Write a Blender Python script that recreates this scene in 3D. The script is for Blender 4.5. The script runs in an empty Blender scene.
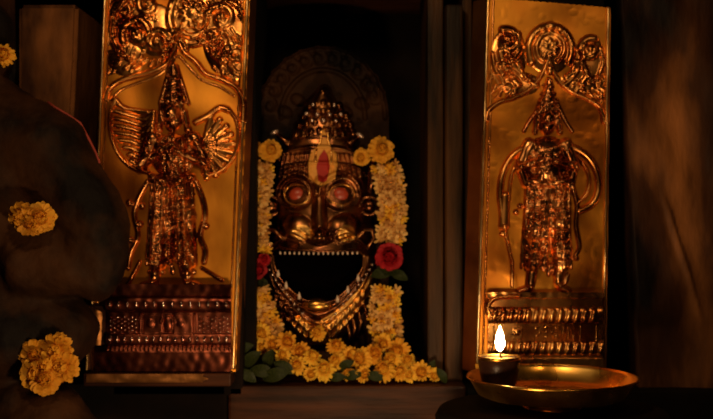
import bpy, bmesh, math, random
import numpy as np
from mathutils import Vector, Matrix, Quaternion
from mathutils.bvhtree import BVHTree
sc = bpy.context.scene
COL = sc.collection
random.seed(7); RNG = np.random.default_rng(7)

# ------------------------------------------------------------------ camera, world, lights, exposure
S = 0.002            # metres per photo pixel on the plane of the shrine front (y = 0)
D = 2.2              # camera distance from that plane
ZC = 0.9             # camera height
F = D / S
cam_d = bpy.data.cameras.new('camera'); cam = bpy.data.objects.new('camera', cam_d); COL.objects.link(cam)
cam.location = (0, -D, ZC); cam.rotation_euler = (math.radians(90), 0, 0)
cam_d.sensor_width = 36; cam_d.lens = 36 * F / 713; cam_d.clip_start = .05
cam_d.dof.use_dof = True; cam_d.dof.focus_distance = 1.55; cam_d.dof.aperture_fstop = 7.5
sc.camera = cam

w = bpy.data.worlds.new('world'); sc.world = w; w.use_nodes = True
w.node_tree.nodes['Background'].inputs[0].default_value = (1.0, .5, .22, 1)
w.node_tree.nodes['Background'].inputs[1].default_value = .006

def lamp(name, loc, watts, radius, col=(1.0, .63, .31)):
    l = bpy.data.lights.new(name, 'POINT'); l.energy = watts; l.color = col; l.shadow_soft_size = radius
    o = bpy.data.objects.new(name, l); COL.objects.link(o); o.location = loc
    return o
lamp('hanging_oil_lamp_light', (-.22, -1.15, 1.62), 15, .07)
lamp('standing_oil_lamp_light', (.02, -.85, .42), 13.5, .05)
lamp('right_oil_lamp_light', (.60, -1.3, 1.65), 4.5, .06)

sc.view_settings.view_transform = 'Standard'; sc.view_settings.look = 'None'
sc.view_settings.exposure = 0.0; sc.view_settings.gamma = 1.0; sc.view_settings.use_curve_mapping = False

# ------------------------------------------------------------------ helpers
def P(px, py, y=0.0):
    k = (D + y) / F
    return Vector(((px - 356.5) * k, y, ZC + (209.5 - py) * k))

def new_mat(name):
    m = bpy.data.materials.new(name); m.use_nodes = True
    nt = m.node_tree; b = nt.nodes['Principled BSDF']
    return m, nt, b
def mottled(name, c0, c1, scale=6, rough=.8, metal=0, bump=.3, detail=6, lo=.4, hi=.65, stretch=(1,1,1), bscale=None, rough2=None, spec=.14, bdist=.004, c2=None):
    m, nt, b = new_mat(name); N, L = nt.nodes, nt.links
    tc = N.new('ShaderNodeTexCoord'); mp = N.new('ShaderNodeMapping'); L.new(tc.outputs['Object'], mp.inputs[0])
    mp.inputs['Scale'].default_value = stretch
    n = N.new('ShaderNodeTexNoise'); n.inputs['Scale'].default_value = scale; n.inputs['Detail'].default_value = detail
    L.new(mp.outputs[0], n.inputs['Vector'])
    r = N.new('ShaderNodeValToRGB'); L.new(n.outputs[0], r.inputs[0])
    r.color_ramp.elements[0].position = lo; r.color_ramp.elements[0].color = (*c0, 1)
    r.color_ramp.elements[1].position = hi; r.color_ramp.elements[1].color = (*c1, 1)
    if c2:
        e = r.color_ramp.elements.new(min(.98, hi + .15)); e.color = (*c2, 1)
    L.new(r.outputs[0], b.inputs['Base Color'])
    b.inputs['Metallic'].default_value = metal; b.inputs['Roughness'].default_value = rough
    b.inputs['Specular IOR Level'].default_value = spec
    if rough2 is not None:
        mr = N.new('ShaderNodeMapRange'); mr.inputs['To Min'].default_value = rough; mr.inputs['To Max'].default_value = rough2
        mr.inputs['From Min'].default_value = .35; mr.inputs['From Max'].default_value = .65
        L.new(n.outputs[0], mr.inputs[0]); L.new(mr.outputs[0], b.inputs['Roughness'])
    if bump:
        n2 = N.new('ShaderNodeTexNoise'); n2.inputs['Scale'].default_value = bscale or scale * 6; n2.inputs['Detail'].default_value = 4
        L.new(mp.outputs[0], n2.inputs['Vector'])
        bp = N.new('ShaderNodeBump'); bp.inputs['Strength'].default_value = bump; bp.inputs['Distance'].default_value = bdist
        L.new(n2.outputs[0], bp.inputs['Height']); L.new(bp.outputs[0], b.inputs['Normal'])
    return m
def plain(name, c, rough=.5, metal=0, emit=None, spec=.5):
    m, nt, b = new_mat(name)
    b.inputs['Base Color'].default_value = (*c, 1); b.inputs['Roughness'].default_value = rough; b.inputs['Metallic'].default_value = metal
    b.inputs['Specular IOR Level'].default_value = spec
    if emit: b.inputs['Emission Color'].default_value = (*emit[0], 1); b.inputs['Emission Strength'].default_value = emit[1]
    return m

M = {}
M['sheet']  = mottled('gilt_copper_sheet', (.46, .14, .015), (.80, .35, .04), 7, .36, 1, .22, bscale=26, rough2=.5, bdist=.003, stretch=(1, 1, .6))
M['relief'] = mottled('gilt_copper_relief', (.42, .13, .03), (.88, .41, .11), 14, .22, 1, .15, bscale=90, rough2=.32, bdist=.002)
M['figure'] = mottled('shaded_gilt_relief', (.26, .08, .025), (.72, .32, .11), 22, .20, 1, .2, bscale=120, rough2=.30, bdist=.001)  # darker copy of the relief metal, shade on the figures put into colour
M['stud'] = mottled('pale_copper_studs', (.55, .28, .22), (.9, .62, .5), 30, .2, 1, 0)
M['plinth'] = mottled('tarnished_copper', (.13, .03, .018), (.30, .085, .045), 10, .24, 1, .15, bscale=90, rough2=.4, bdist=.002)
M['flange'] = mottled('brown_metal_edge', (.30, .12, .04), (.5, .22, .07), 12, .45, 1, .2)
M['rim']    = mottled('polished_brass_rim', (.75, .45, .16), (.95, .65, .3), 20, .28, 1, .1)
M['brass']  = mottled('polished_brass', (.78, .36, .05), (.96, .52, .11), 12, .22, 1, .3, bscale=24, rough2=.34, bdist=.002)
M['mask']   = mottled('dark_bronze', (.13, .045, .02), (.36, .15, .05), 18, .2, 1, .2, bscale=120, rough2=.34, bdist=.001)
M['maskgold'] = mottled('worn_gold', (.70, .34, .07), (.92, .55, .16), 18, .24, 1, .15, rough2=.35, bdist=.001)
M['silver'] = plain('worn_silver', (.85, .62, .48), .25, .75)
M['ivory'] = plain('pale_enamel', (.78, .60, .45), .3)
M['cavity'] = plain('mouth_shade_black', (.002, .001, .001), .95, spec=0.0)  # near-black colour paints the shade inside the open mouth
M['redeye'] = plain('red_enamel', (.42, .05, .02), .35)
M['redpaste'] = plain('vermilion_paste', (.42, .02, .01), .7)
M['yellowpaste'] = plain('turmeric_paste', (.80, .38, .06), .65)
M['stone']  = mottled('dark_stone', (.004, .002, .001), (.055, .020, .006), 7, .7, 0, .7, bscale=40, bdist=.006)  # near-black to dark brown stone, mottled at random
M['stonewall'] = mottled('worn_wall_lit_patches', (.006, .003, .002), (.06, .021, .007), 3.4, .6, 0, .8, lo=.42, hi=.54, stretch=(1.5, 1, .5), bscale=26, bdist=.006, c2=(.38, .14, .038))  # dark worn stone; brown patches also put lit areas into the colour
M['brownstone'] = mottled('brown_worn_stone', (.05, .018, .006), (.34, .125, .034), 7, .6, 0, .5, stretch=(1.4, 1, .6), bscale=40, bdist=.005)
M['black']  = mottled('near_black_stone', (.002, .0012, .0008), (.009, .004, .002), 7, .85, 0, .3)  # near-black stone with a faint random brown tone
M['wood']   = mottled('dark_red_wood', (.022, .007, .003), (.085, .026, .009), 6, .5, 0, .3, stretch=(.6, 1, 6))
M['jamb']   = mottled('worn_wood_jamb', (.010, .005, .002), (.075, .030, .009), 5, .5, 0, .4, stretch=(5, 1, .7))
M['clay']   = mottled('oily_dark_clay', (.02, .008, .005), (.06, .02, .01), 20, .35, 0, .2)
M['oil']    = plain('lamp_oil', (.85, .62, .22), .2, 0)
M['leaf']   = mottled('green_leaf', (.008, .014, .003), (.045, .055, .012), 30, .4, 0, .1)
M['string'] = plain('cotton_string', (.25, .2, .12), .9)
M['lit_rim']   = plain('red_lit_rim', (.30, .035, .02), .7)
M['wick']   = plain('burnt_wick', (.05, .03, .02), .9)

def petal_mat(name, c0, c1, rough=.6, trans=.25):
    m, nt, b = new_mat(name); N, L = nt.nodes, nt.links
    oi = N.new('ShaderNodeObjectInfo'); n = N.new('ShaderNodeTexNoise'); n.inputs['Scale'].default_value = 3
    tc = N.new('ShaderNodeTexCoord'); L.new(tc.outputs['Object'], n.inputs['Vector'])
    ad = N.new('ShaderNodeMath'); ad.operation = 'ADD'; L.new(oi.outputs['Random'], ad.inputs[0]); L.new(n.outputs[0], ad.inputs[1])
    mu = N.new('ShaderNodeMath'); mu.operation = 'MULTIPLY'; mu.inputs[1].default_value = .6; L.new(ad.outputs[0], mu.inputs[0])
    r = N.new('ShaderNodeValToRGB'); L.new(mu.outputs[0], r.inputs[0])
    r.color_ramp.elements[0].position = .15; r.color_ramp.elements[0].color = (*c0, 1)
    r.color_ramp.elements[1].position = .8; r.color_ramp.elements[1].color = (*c1, 1)
    L.new(r.outputs[0], b.inputs['Base Color']); b.inputs['Roughness'].default_value = rough
    b.inputs['Specular IOR Level'].default_value = .25
    t = N.new('ShaderNodeBsdfTranslucent'); L.new(r.outputs[0], t.inputs[0])
    mx = N.new('ShaderNodeMixShader'); mx.inputs[0].default_value = trans
    L.new(b.outputs[0], mx.inputs[1]); L.new(t.outputs[0], mx.inputs[2]); L.new(mx.outputs[0], N['Material Output'].inputs[0])
    return m
M['yellow'] = petal_mat('yellow_petals', (.84, .34, .015), (.98, .60, .05))
M['marigold'] = petal_mat('marigold_petals', (.70, .29, .015), (.92, .48, .04))
M['cream']  = petal_mat('cream_petals', (.55, .21, .03), (.92, .58, .18))
M['red']    = petal_mat('red_petals', (.26, .004, .008), (.46, .010, .018))

def link(name, me, mat=None, parent=None):
    o = bpy.data.objects.new(name, me); COL.objects.link(o)
    if mat is not None:
        me.materials.clear(); me.materials.append(mat)
    if parent is not None: o.parent = parent
    return o
def tag(o, label=None, cat=None, group=None, kind=None):
    if label: o['label'] = label
    if cat: o['category'] = cat
    if group: o['group'] = group
    if kind: o['kind'] = kind
    return o
def thing(name, label, cat, group=None):
    o = bpy.data.objects.new(name, None); COL.objects.link(o); o.empty_display_size = .02
    return tag(o, label, cat, group)
def place_base(root):
    """put the Empty at the base of its parts, leaving the parts where they are"""
    bpy.context.view_layer.update()
    pts = []
    for c in root.children_recursive:
        if c.type == 'MESH': pts += [c.matrix_world @ Vector(b) for b in c.bound_box]
    if not pts: return
    b = Vector((sum(p.x for p in pts) / len(pts), sum(p.y for p in pts) / len(pts), min(p.z for p in pts)))
    root.location = b
    for c in root.children: c.location = c.location - b
def smooth(me):
    me.polygons.foreach_set('use_smooth', [True] * len(me.polygons)); return me
def bm_mesh(bm, name, sm=True):
    bmesh.ops.recalc_face_normals(bm, faces=bm.faces[:])
    me = bpy.data.meshes.new(name); bm.to_mesh(me); bm.free()
    if sm: smooth(me)
    return me

def add_box(bm, x0, x1, y0, y1, z0, z1, bev=0.0, seg=2):
    r = bmesh.ops.create_cube(bm, size=1)
    for v in r['verts']:
        v.co = Vector((x0 + (v.co.x + .5) * (x1 - x0), y0 + (v.co.y + .5) * (y1 - y0), z0 + (v.co.z + .5) * (z1 - z0)))
    if bev:
        es = list({e for v in r['verts'] for e in v.link_edges})
        bmesh.ops.bevel(bm, geom=es, offset=bev, segments=seg, affect='EDGES', profile=.6)
def box_obj(name, x0, x1, y0, y1, z0, z1, mat, parent=None, bev=.003, cuts=None):
    bm = bmesh.new(); add_box(bm, x0, x1, y0, y1, z0, z1, bev)
    return link(name, bm_mesh(bm, name, False), mat, parent)
def prism(name, pts, y0, y1, mat, parent=None, bev=.002):
    """outline given as world (x, z) points, extruded from y0 to y1"""
    bm = bmesh.new(); vs = [bm.verts.new((x, y0, z)) for x, z in pts]
    f = bm.faces.new(vs); r = bmesh.ops.extrude_face_region(bm, geom=[f])
    for v in r['geom']:
        if isinstance(v, bmesh.types.BMVert): v.co.y = y1
    if bev:
        bmesh.ops.recalc_face_normals(bm, faces=bm.faces[:])
        bmesh.ops.bevel(bm, geom=bm.edges[:], offset=bev, segments=2, affect='EDGES')
    return link(name, bm_mesh(bm, name, False), mat, parent)
def add_ball(bm, c, r, u=10, v=7, rot=None):
    if not hasattr(r, '__len__'): r = (r, r, r)
    mt = Matrix.Translation(c) @ (rot.to_matrix().to_4x4() if rot else Matrix()) @ Matrix.Diagonal((*r, 1))
    bmesh.ops.create_uvsphere(bm, u_segments=u, v_segments=v, radius=1, matrix=mt)
def add_tube(bm, pts, rad, seg=8, caps=True):
    pts = [Vector(p) for p in pts]; n = len(pts)
    if not hasattr(rad, '__len__'): rad = [rad] * n
    rings = []; up = Vector((0, 0, 1))
    t0 = (pts[1] - pts[0]).normalized()
    nrm = t0.cross(up) if abs(t0.z) < .9 else t0.cross(Vector((0, 1, 0))); nrm.normalize()
    for i in range(n):
        t = (pts[min(i + 1, n - 1)] - pts[max(i - 1, 0)]).normalized()
        nrm = (nrm - t * nrm.dot(t)).normalized(); b = t.cross(nrm)
        rings.append([bm.verts.new(pts[i] + (nrm * math.cos(a) + b * math.sin(a)) * rad[i]) for a in [2 * math.pi * k / seg for k in range(seg)]])
    for a, b in zip(rings, rings[1:]):
        for k in range(seg): bm.faces.new((a[k], a[(k + 1) % seg], b[(k + 1) % seg], b[k]))
    if caps: bm.faces.new(rings[0]); bm.faces.new(rings[-1])
def tube_obj(name, pts, rad, mat, parent=None, seg=8):
    bm = bmesh.new(); add_tube(bm, pts, rad, seg); return link(name, bm_mesh(bm, name), mat, parent)
def add_lathe(bm, prof, c=(0, 0, 0), seg=48):
    c = Vector(c); rings = []
    for r, z in prof:
        if r < 1e-6: rings.append([bm.verts.new(c + Vector((0, 0, z)))])
        else: rings.append([bm.verts.new(c + Vector((r * math.cos(2 * math.pi * k / seg), r * math.sin(2 * math.pi * k / seg), z))) for k in range(seg)])
    for a, b in zip(rings, rings[1:]):
        for k in range(seg):
            q = (k + 1) % seg
            if len(a) == 1 and len(b) == 1: continue
            if len(a) == 1: bm.faces.new((a[0], b[q], b[k]))
            elif len(b) == 1: bm.faces.new((a[k], a[q], b[0]))
            else: bm.faces.new((a[k], a[q], b[q], b[k]))
def lathe_obj(name, prof, c, mat, parent=None, seg=48):
    bm = bmesh.new(); add_lathe(bm, prof, c, seg); return link(name, bm_mesh(bm, name), mat, parent)

# hammered relief: a height field in shrine-front units (1 unit = S metres)
class Field:
    def __init__(s, x0, x1, y0, y1, res=.6):
        s.x0, s.y0, s.res = x0, y0, res
        s.nx = int((x1 - x0) / res) + 1; s.ny = int((y1 - y0) / res) + 1
        s.X, s.Y = np.meshgrid(x0 + np.arange(s.nx) * res, y0 + np.arange(s.ny) * res)
        s.H = np.zeros_like(s.X)
    def sl(s, xa, xb, ya, yb):
        i0 = max(0, int((xa - s.x0) / s.res)); i1 = min(s.nx, int((xb - s.x0) / s.res) + 2)
        j0 = max(0, int((ya - s.y0) / s.res)); j1 = min(s.ny, int((yb - s.y0) / s.res) + 2)
        return (slice(j0, max(j0, j1)), slice(i0, max(i0, i1)))
    def put(s, q, v, mode):
        if mode == 'max': s.H[q] = np.maximum(s.H[q], v)
        elif mode == 'add': s.H[q] += v
        elif mode == 'on':
            if v.size and v.max() < 3.6: s.H[q] = np.where(v > 0, np.maximum(s.H[q] + .75 * v, v), s.H[q])
            else: s.H[q] = np.where(v > 0, np.maximum(s.H[q], s.H[q] * .75 + v), s.H[q])
    def cap(s, p, q, r, h, r1=None, mode='on', pw=.5):
        r1 = r if r1 is None else r1; R = max(r, r1)
        k = s.sl(min(p[0], q[0]) - R, max(p[0], q[0]) + R, min(p[1], q[1]) - R, max(p[1], q[1]) + R)
        X, Y = s.X[k], s.Y[k]
        if X.size == 0: return
        dx, dy = q[0] - p[0], q[1] - p[1]; L = dx * dx + dy * dy + 1e-9
        t = np.clip(((X - p[0]) * dx + (Y - p[1]) * dy) / L, 0, 1)
        d2 = ((X - p[0] - t * dx) ** 2 + (Y - p[1] - t * dy) ** 2) / (r + (r1 - r) * t) ** 2
        s.put(k, h * np.clip(1 - d2, 0, 1) ** pw, mode)
    def ell(s, cx, cy, rx, ry, h, rot=0, mode='on', pw=.5):
        R = max(rx, ry); k = s.sl(cx - R, cx + R, cy - R, cy + R); X, Y = s.X[k] - cx, s.Y[k] - cy
        if X.size == 0: return
        c, n = math.cos(rot), math.sin(rot); U, V = X * c + Y * n, -X * n + Y * c
        s.put(k, h * np.clip(1 - (U / rx) ** 2 - (V / ry) ** 2, 0, 1) ** pw, mode)
    def poly(s, pts, r, h, mode='max', pw=.5, r1=None):
        b = s.H.copy() if mode == 'on' else None
        if 3 < len(pts) < 14:      # round the corners
            e = [pts[0]] + list(pts) + [pts[-1]]; o_ = []
            for i in range(1, len(e) - 2):
                for q in range(4):
                    t = q / 4
                    o_.append(tuple(.5 * (2 * e[i][k] + (e[i + 1][k] - e[i - 1][k]) * t + (2 * e[i - 1][k] - 5 * e[i][k] + 4 * e[i + 1][k] - e[i + 2][k]) * t * t + (3 * e[i][k] - e[i - 1][k] - 3 * e[i + 1][k] + e[i + 2][k]) * t ** 3) for k in (0, 1)))
            pts = o_ + [pts[-1]]
        n = len(pts) - 1; T = Field.__new__(Field); T.__dict__.update(s.__dict__); T.H = np.zeros_like(s.H)
        for i in range(n):
            ra = r if r1 is None else r + (r1 - r) * i / n; rb = r if r1 is None else r + (r1 - r) * (i + 1) / n
            T.cap(pts[i], pts[i + 1], ra, h, rb, 'max', pw)
        if mode == 'on': s.H = np.where(T.H > 0, np.maximum(s.H, b * (1 if h < 3.6 else .8) + T.H * .85), s.H)
        elif mode == 'add': s.H += T.H
        else: s.H = np.maximum(s.H, T.H)
    def arc(s, cx, cy, rx, ry, a0, a1, r, h, mode='on', n=18, r1=None):
        s.poly([(cx + rx * math.cos(math.radians(a0 + (a1 - a0) * i / n)), cy + ry * math.sin(math.radians(a0 + (a1 - a0) * i / n))) for i in range(n + 1)], r, h, mode, r1=r1)
    def spiral(s, cx, cy, R, turns, a0, sg, r, h):
        r *= 1.3
        n = int(26 * turns); pts = []
        for i in range(n + 1):
            t = i / n; rr = R * (1 - .88 * t); a = math.radians(a0) + sg * t * turns * 2 * math.pi
            pts.append((cx + rr * math.cos(a), cy + rr * math.sin(a)))
        s.poly(pts, r, h, 'on', r1=r * .7); s.ell(cx, cy, r * 1.5, r * 1.5, h * 1.3)
    def dots(s, pts, r, h, mode='on', ry=None):
        for x, y in pts: s.ell(x, y, r, ry or r, h, 0, mode)
    def clip(s, poly_x):   # keep only between two lines x = a(y), x = b(y)
        a, b = poly_x; s.H = np.where((s.X > a(s.Y)) & (s.X < b(s.Y)), s.H, 0)
    def blur(s, n=1):
        for _ in range(n):
            H = np.pad(s.H, 1, mode='edge')
            s.H = (H[:-2, 1:-1] + H[2:, 1:-1] + H[1:-1, :-2] + H[1:-1, 2:] + 2 * H[1:-1, 1:-1]) / 6
    def build(s, name, mat, parent, y=0.0, sink=.35, keep=None, thr=.04, base=None):
        """mesh of the raised area; y = depth of zero height"""
        k = (D + y) / F
        used = (s.H > thr) if keep is None else keep
        cell = used[:-1, :-1] | used[1:, :-1] | used[:-1, 1:] | used[1:, 1:] if keep is None else used[:-1, :-1] & used[1:, :-1] & used[:-1, 1:] & used[1:, 1:]
        H = np.where(s.H > thr, s.H, -sink) if keep is None else s.H
        if base is not None: H = H + base
        j, i = np.nonzero(cell); a = j * s.nx + i
        q = np.stack([a, a + s.nx, a + s.nx + 1, a + 1], 1)
        ids, inv = np.unique(q, return_inverse=True); inv = inv.reshape(-1)
        X = (s.X.ravel()[ids] - 356.5) * k; Z = ZC + (209.5 - s.Y.ravel()[ids]) * k; Y = y - H.ravel()[ids] * S
        me = bpy.data.meshes.new(name); me.vertices.add(len(ids)); me.loops.add(len(inv)); me.polygons.add(len(q))
        me.vertices.foreach_set('co', np.stack([X, Y, Z], 1).ravel().astype(np.float32))
        me.loops.foreach_set('vertex_index', inv.astype(np.int32))
        me.polygons.foreach_set('loop_start', (np.arange(len(q)) * 4).astype(np.int32))
        me.update(calc_edges=True); me.validate(); smooth(me)
        return link(name, me, mat, parent)
def wob(X, Y, amp=.3, sc_=9, seed=0):
    r = np.random.default_rng(seed); o = np.zeros_like(X)
    for k in range(9):
        a = r.uniform(0, 6.28); f = r.uniform(.6, 2.2) / sc_; o += np.sin((X * math.cos(a) + Y * math.sin(a)) * f * 6.28 / 3 + r.uniform(0, 6))
    return o * amp / 3

# ------------------------------------------------------------------ setting
def W(px, y=0.0): return (px - 356.5) * (D + y) / F
def Zp(py, y=0.0): return ZC + (209.5 - py) * (D + y) / F
def struct(o): o['kind'] = 'structure'; return o
def wall_grid(name, x0, x1, z0, z1, y, mat, amp=.01, step=.03):
    nx = int((x1 - x0) / step) + 1; nz = int((z1 - z0) / step) + 1
    bm = bmesh.new(); vs = []
    for j in range(nz + 1):
        for i in range(nx + 1):
            x = x0 + (x1 - x0) * i / nx; z = z0 + (z1 - z0) * j / nz
            n = math.sin(x * 31 + z * 17) * .4 + math.sin(x * 13 - z * 29 + 1) * .35 + math.sin(x * 57 + z * 43) * .2
            vs.append(bm.verts.new((x, y - amp * n, z)))
    for j in range(nz):
        for i in range(nx):
            a = j * (nx + 1) + i; bm.faces.new((vs[a], vs[a + 1], vs[a + nx + 2], vs[a + nx + 1]))
    return struct(link(name, bm_mesh(bm, name), mat))
struct(box_obj('floor', -2.2, 2.2, -3.2, .6, -.06, 0, M['black']))
struct(box_obj('ceiling', -2.2, 2.2, -3.2, .6, 2.4, 2.46, M['black']))
struct(box_obj('wall_back', -2.2, 2.2, .50, .56, 0, 2.4, M['black']))
struct(box_obj('wall_left', -2.26, -2.2, -3.2, .56, 0, 2.4, M['black']))
struct(box_obj('wall_right', 2.2, 2.26, -3.2, .56, 0, 2.4, M['black']))
struct(box_obj('wall_front', -2.2, 2.2, -3.26, -3.2, 0, 2.4, M['black']))

ZS = Zp(386, 0)                                # top of the sill
sill = box_obj('stone_sill', W(228), W(466), 0, .5, 0, ZS, M['wood'], bev=.006)
tag(sill, 'dark reddish sill block under the bronze mask and flower heap', 'sill', kind='structure'); sill.name = 'trim_sill'
step = box_obj('trim_step', -1.6, W(228) - .002, .0, .5, 0, Zp(384, 0), M['black'], bev=.006); struct(step)
step2 = box_obj('trim_step_right', W(466) + .002, 1.6, .0, .5, 0, Zp(390, 0), M['black'], bev=.006); struct(step2)
lint = box_obj('trim_lintel', -1.2, 1.2, .02, .5, Zp(-30, 0), 2.38, M['wood'], bev=.004); struct(lint)
# side walls outside the doorway
wl = wall_grid('wall_pier_left', -1.7, W(12, .1), ZS - .2, 2.3, .12, M['stonewall'], .012); 
pier = prism('brown_pilaster', [(W(16, .06), Zp(3, .06)), (W(76, .06), Zp(3, .06)), (W(74, .06), Zp(60, .06)), (W(66, .06), Zp(200, .06)), (W(62, .06), ZS), (W(16, .06), ZS)], .075, .3, M['brownstone'], bev=.008)
tag(pier, 'worn brown stone pilaster behind the dark statue, left of the left panel', 'pilaster')
def right_wall():
    bm = bmesh.new(); nx, nz = 200, 260; vs = []; z0, z1 = 0.0, 2.35
    for j in range(nz + 1):
        z = z0 + (z1 - z0) * j / nz
        xa = W(640, .03) - (z - .5) * .018 / .8 * 2; xb = 1.9
        for i in range(nx + 1):
            t = i / nx; x = xa + (xb - xa) * t ** 1.3
            n = math.sin(x * 37 + z * 11) * .4 + math.sin(x * 17 - z * 23 + 1) * .35 + math.sin(x * 61 + z * 39) * .25 + .4 * math.sin(x * 23 + 3 * math.sin(z * 14)) * math.sin(z * 31 + 2 * math.sin(x * 19))
            d_ = x - (W(668) + (.92 - z) * .31); ridge = (.012 * math.exp(-(d_ / .005) ** 2) + (.02 * min(1, max(0, -d_ / .1)) if d_ < 0 else 0)) * max(0, min(1, (.94 - z) / .05)) * max(0, min(1, (z - .66) / .05))
            vs.append(bm.verts.new((x, .03 - .007 * n - ridge + (.03 if i == 0 else 0), z)))
    for j in range(nz):
        for i in range(nx):
            a = j * (nx + 1) + i; bm.faces.new((vs[a], vs[a + 1], vs[a + nx + 2], vs[a + nx + 1]))
    # return face of the pier going back into the wall
    back = [bm.verts.new((vs[j * (nx + 1)].co.x, .5, vs[j * (nx + 1)].co.z)) for j in range(nz + 1)]
    for j in range(nz): bm.faces.new((vs[j * (nx + 1)], vs[(j + 1) * (nx + 1)], back[j + 1], back[j]))
    return struct(link('wall_right_pier', bm_mesh(bm, 'wall_right_pier'), M['stonewall']))
right_wall()
struct(box_obj('trim_post_left', W(112), W(243), .0, .5, ZS - .02, Zp(-28), M['black'], bev=.004))
struct(box_obj('trim_post_right', W(480), W(606), .012, .5, ZS - .02, Zp(-28), M['black'], bev=.004))
jb = bmesh.new()
add_box(jb, W(428, .06), W(444, .06), .075, .35, ZS, Zp(-26, .06), .004)
add_box(jb, W(445, .06), W(463, .06), .055, .35, ZS, Zp(4, .06), .008, 3)
add_box(jb, W(464, .06), W(474, .06), .10, .35, ZS, Zp(-26, .06), .003)
struct(link('trim_jamb', bm_mesh(jb, 'trim_jamb', False), M['jamb']))
jb = bmesh.new()
add_box(jb, W(240, .06), W(256, .06), .05, .35, ZS, Zp(-26, .06), .004)
struct(link('trim_jamb_left', bm_mesh(jb, 'trim_jamb_left', False), M['black']))

# ------------------------------------------------------------------ left relief panel
LY = -.035
def l_left(y): return 103.5 - 15 * y / 370
def l_right(y): return 250 - 14 * y / 370
tl = thing('relief_panel', 'gilded copper panel with a winged guardian relief, hands joined, left of the mask', 'panel')
f = Field(80, 262, -32, 372, .55)
keep = (f.X > l_left(f.Y)) & (f.X < l_right(f.Y))
f.H = wob(f.X, f.Y, .8, 30, 1) + 1.2 * np.exp(-((f.X - 205) / 28) ** 2 - ((f.Y - 105) / 30) ** 2)
f.build('sheet', M['sheet'], tl, LY, keep=keep)
sheetL = wob(f.X, f.Y, .8, 30, 1) + 1.2 * np.exp(-((f.X - 205) / 28) ** 2 - ((f.Y - 105) / 30) ** 2)
def LF(): return Field(80, 262, -32, 372, .55)
# raised rims and rolled side flange
for nm, fn, r, h, mt in (('rim', lambda y: l_left(y) + 1.6, 1.7, 2.6, 'rim'), ('rim', lambda y: l_right(y) - 2.6, 1.8, 3.0, 'rim'), ('inner_bead', lambda y: l_right(y) - 7.5, 1.2, 1.4, 'relief'), ('inner_bead', lambda y: l_left(y) + 6.5, 1.0, 1.1, 'relief')):
    g = LF(); g.poly([(fn(y), y) for y in range(-32, 373, 20)], r, h); g.build(nm, M[mt], tl, LY, base=sheetL * .9)
bm = bmesh.new()
a = [Vector((W(l_right(y), LY), LY, Zp(y, LY))) for y in (-32, 372)]; 
vs = [bm.verts.new(p) for p in a]; ws = [bm.verts.new(p + Vector((W(253, LY) - W(250, LY), .07, 0))) for p in a]
bm.faces.new((vs[0], ws[0], ws[1], vs[1])); 
link('side_flange', bm_mesh(bm, 'side_flange'), M['flange'], tl)
bm = bmesh.new()
a = [Vector((W(l_left(y), LY), LY, Zp(y, LY))) for y in (-32, 372)]
vs = [bm.verts.new(p) for p in a]; ws = [bm.verts.new(p + Vector((-.001, .06, 0))) for p in a]
bm.faces.new((vs[0], ws[0], ws[1], vs[1])); link('side_flange', bm_mesh(bm, 'side_flange'), M['flange'], tl)
# arch band
g = LF()
g.poly([(106, 99), (109, 90), (118, 82), (132, 77), (150, 72), (166, 64), (174, 52), (178, 38)], 2.6, 3.4)
g.poly([(178, 38), (184, 52), (196, 62), (206, 74), (222, 80), (236, 88), (243, 102), (243, 120)], 2.8, 4.2)
g.poly([(111, 100), (121, 90), (140, 82), (158, 75), (170, 66), (178, 56), (188, 66), (202, 80), (220, 87), (234, 96)], 1.0, 1.4)
g.blur(2); g.build('arch_band', M['relief'], tl, LY, base=sheetL)
# crest with scrolls and a central flower
g = LF()
for q_ in ((130, 26, 24, 34, 2.6), (156, 30, 20, 26, 2.6), (192, 14, 26, 28, 3), (224, 34, 22, 40, 2.8), (232, 64, 14, 18, 2.0), (126, 60, 18, 16, 1.6)): g.ell(*q_)
g.arc(192, 18, 22, 26, 60, 300, 4.2, 4.5); g.arc(192, 18, 15, 18, -120, 130, 2.6, 4)
for k in range(11):
    t = 2 * math.pi * k / 11; g.ell(192 + 9 * math.cos(t), 14 + 9 * math.sin(t), 5.5, 2.8, 2.6, t)
g.ell(192, 14, 5, 5, 3.5)
for k in range(9): g.cap((165 + k * 5.5, -8 + abs(k - 4) * 1.2), (162 + k * 6.2, -22), 2.2, 2.6)
g.spiral(138, 34, 17, 1.4, 150, 1, 3.6, 4.5); g.spiral(158, 42, 12, 1.5, 0, -1, 3, 4.2); g.spiral(124, 12, 15, 1.2, 60, 1, 3.2, 4)
g.arc(140, 30, 27, 32, 110, 250, 2.4, 3.2); g.spiral(149, 5, 10, 1.1, 200, -1, 2.6, 3.4)
g.cap((176, 42), (179, 32), 4, 4.5); g.cap((168, 50), (178, 36), 3, 3.6); g.cap((186, 50), (179, 36), 3, 3.6)
g.spiral(222, 18, 13, 1.4, 200, 1, 3.2, 4.4); g.spiral(214, 38, 9, 1.3, 60, -1, 2.6, 3.6)
g.arc(226, 26, 20, 24, -80, 60, 2.6, 3.4); g.spiral(238, 58, 8, 1.1, 180, 1, 2.2, 3)
rr = np.random.default_rng(3)
for k in range(70):
    x = rr.uniform(205, 243); y = rr.uniform(26, 82)
    if y < 60 + (x - 196) * .55 and x < l_right(y) - 10: t = math.radians(rr.uniform(20, 80)); g.cap((x, y), (x + 6 * math.cos(t), y + 6 * math.sin(t)), 1.5, 2.0)
for k in range(46):
    x = rr.uniform(109, 172); y = rr.uniform(44, 76)
    if y < 74 - (x - 110) * .26 and x > l_left(y) + 8: t = math.radians(rr.uniform(100, 170)); g.cap((x, y), (x + 6 * math.cos(t), y + 6 * math.sin(t)), 1.7, 1.7)
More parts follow.
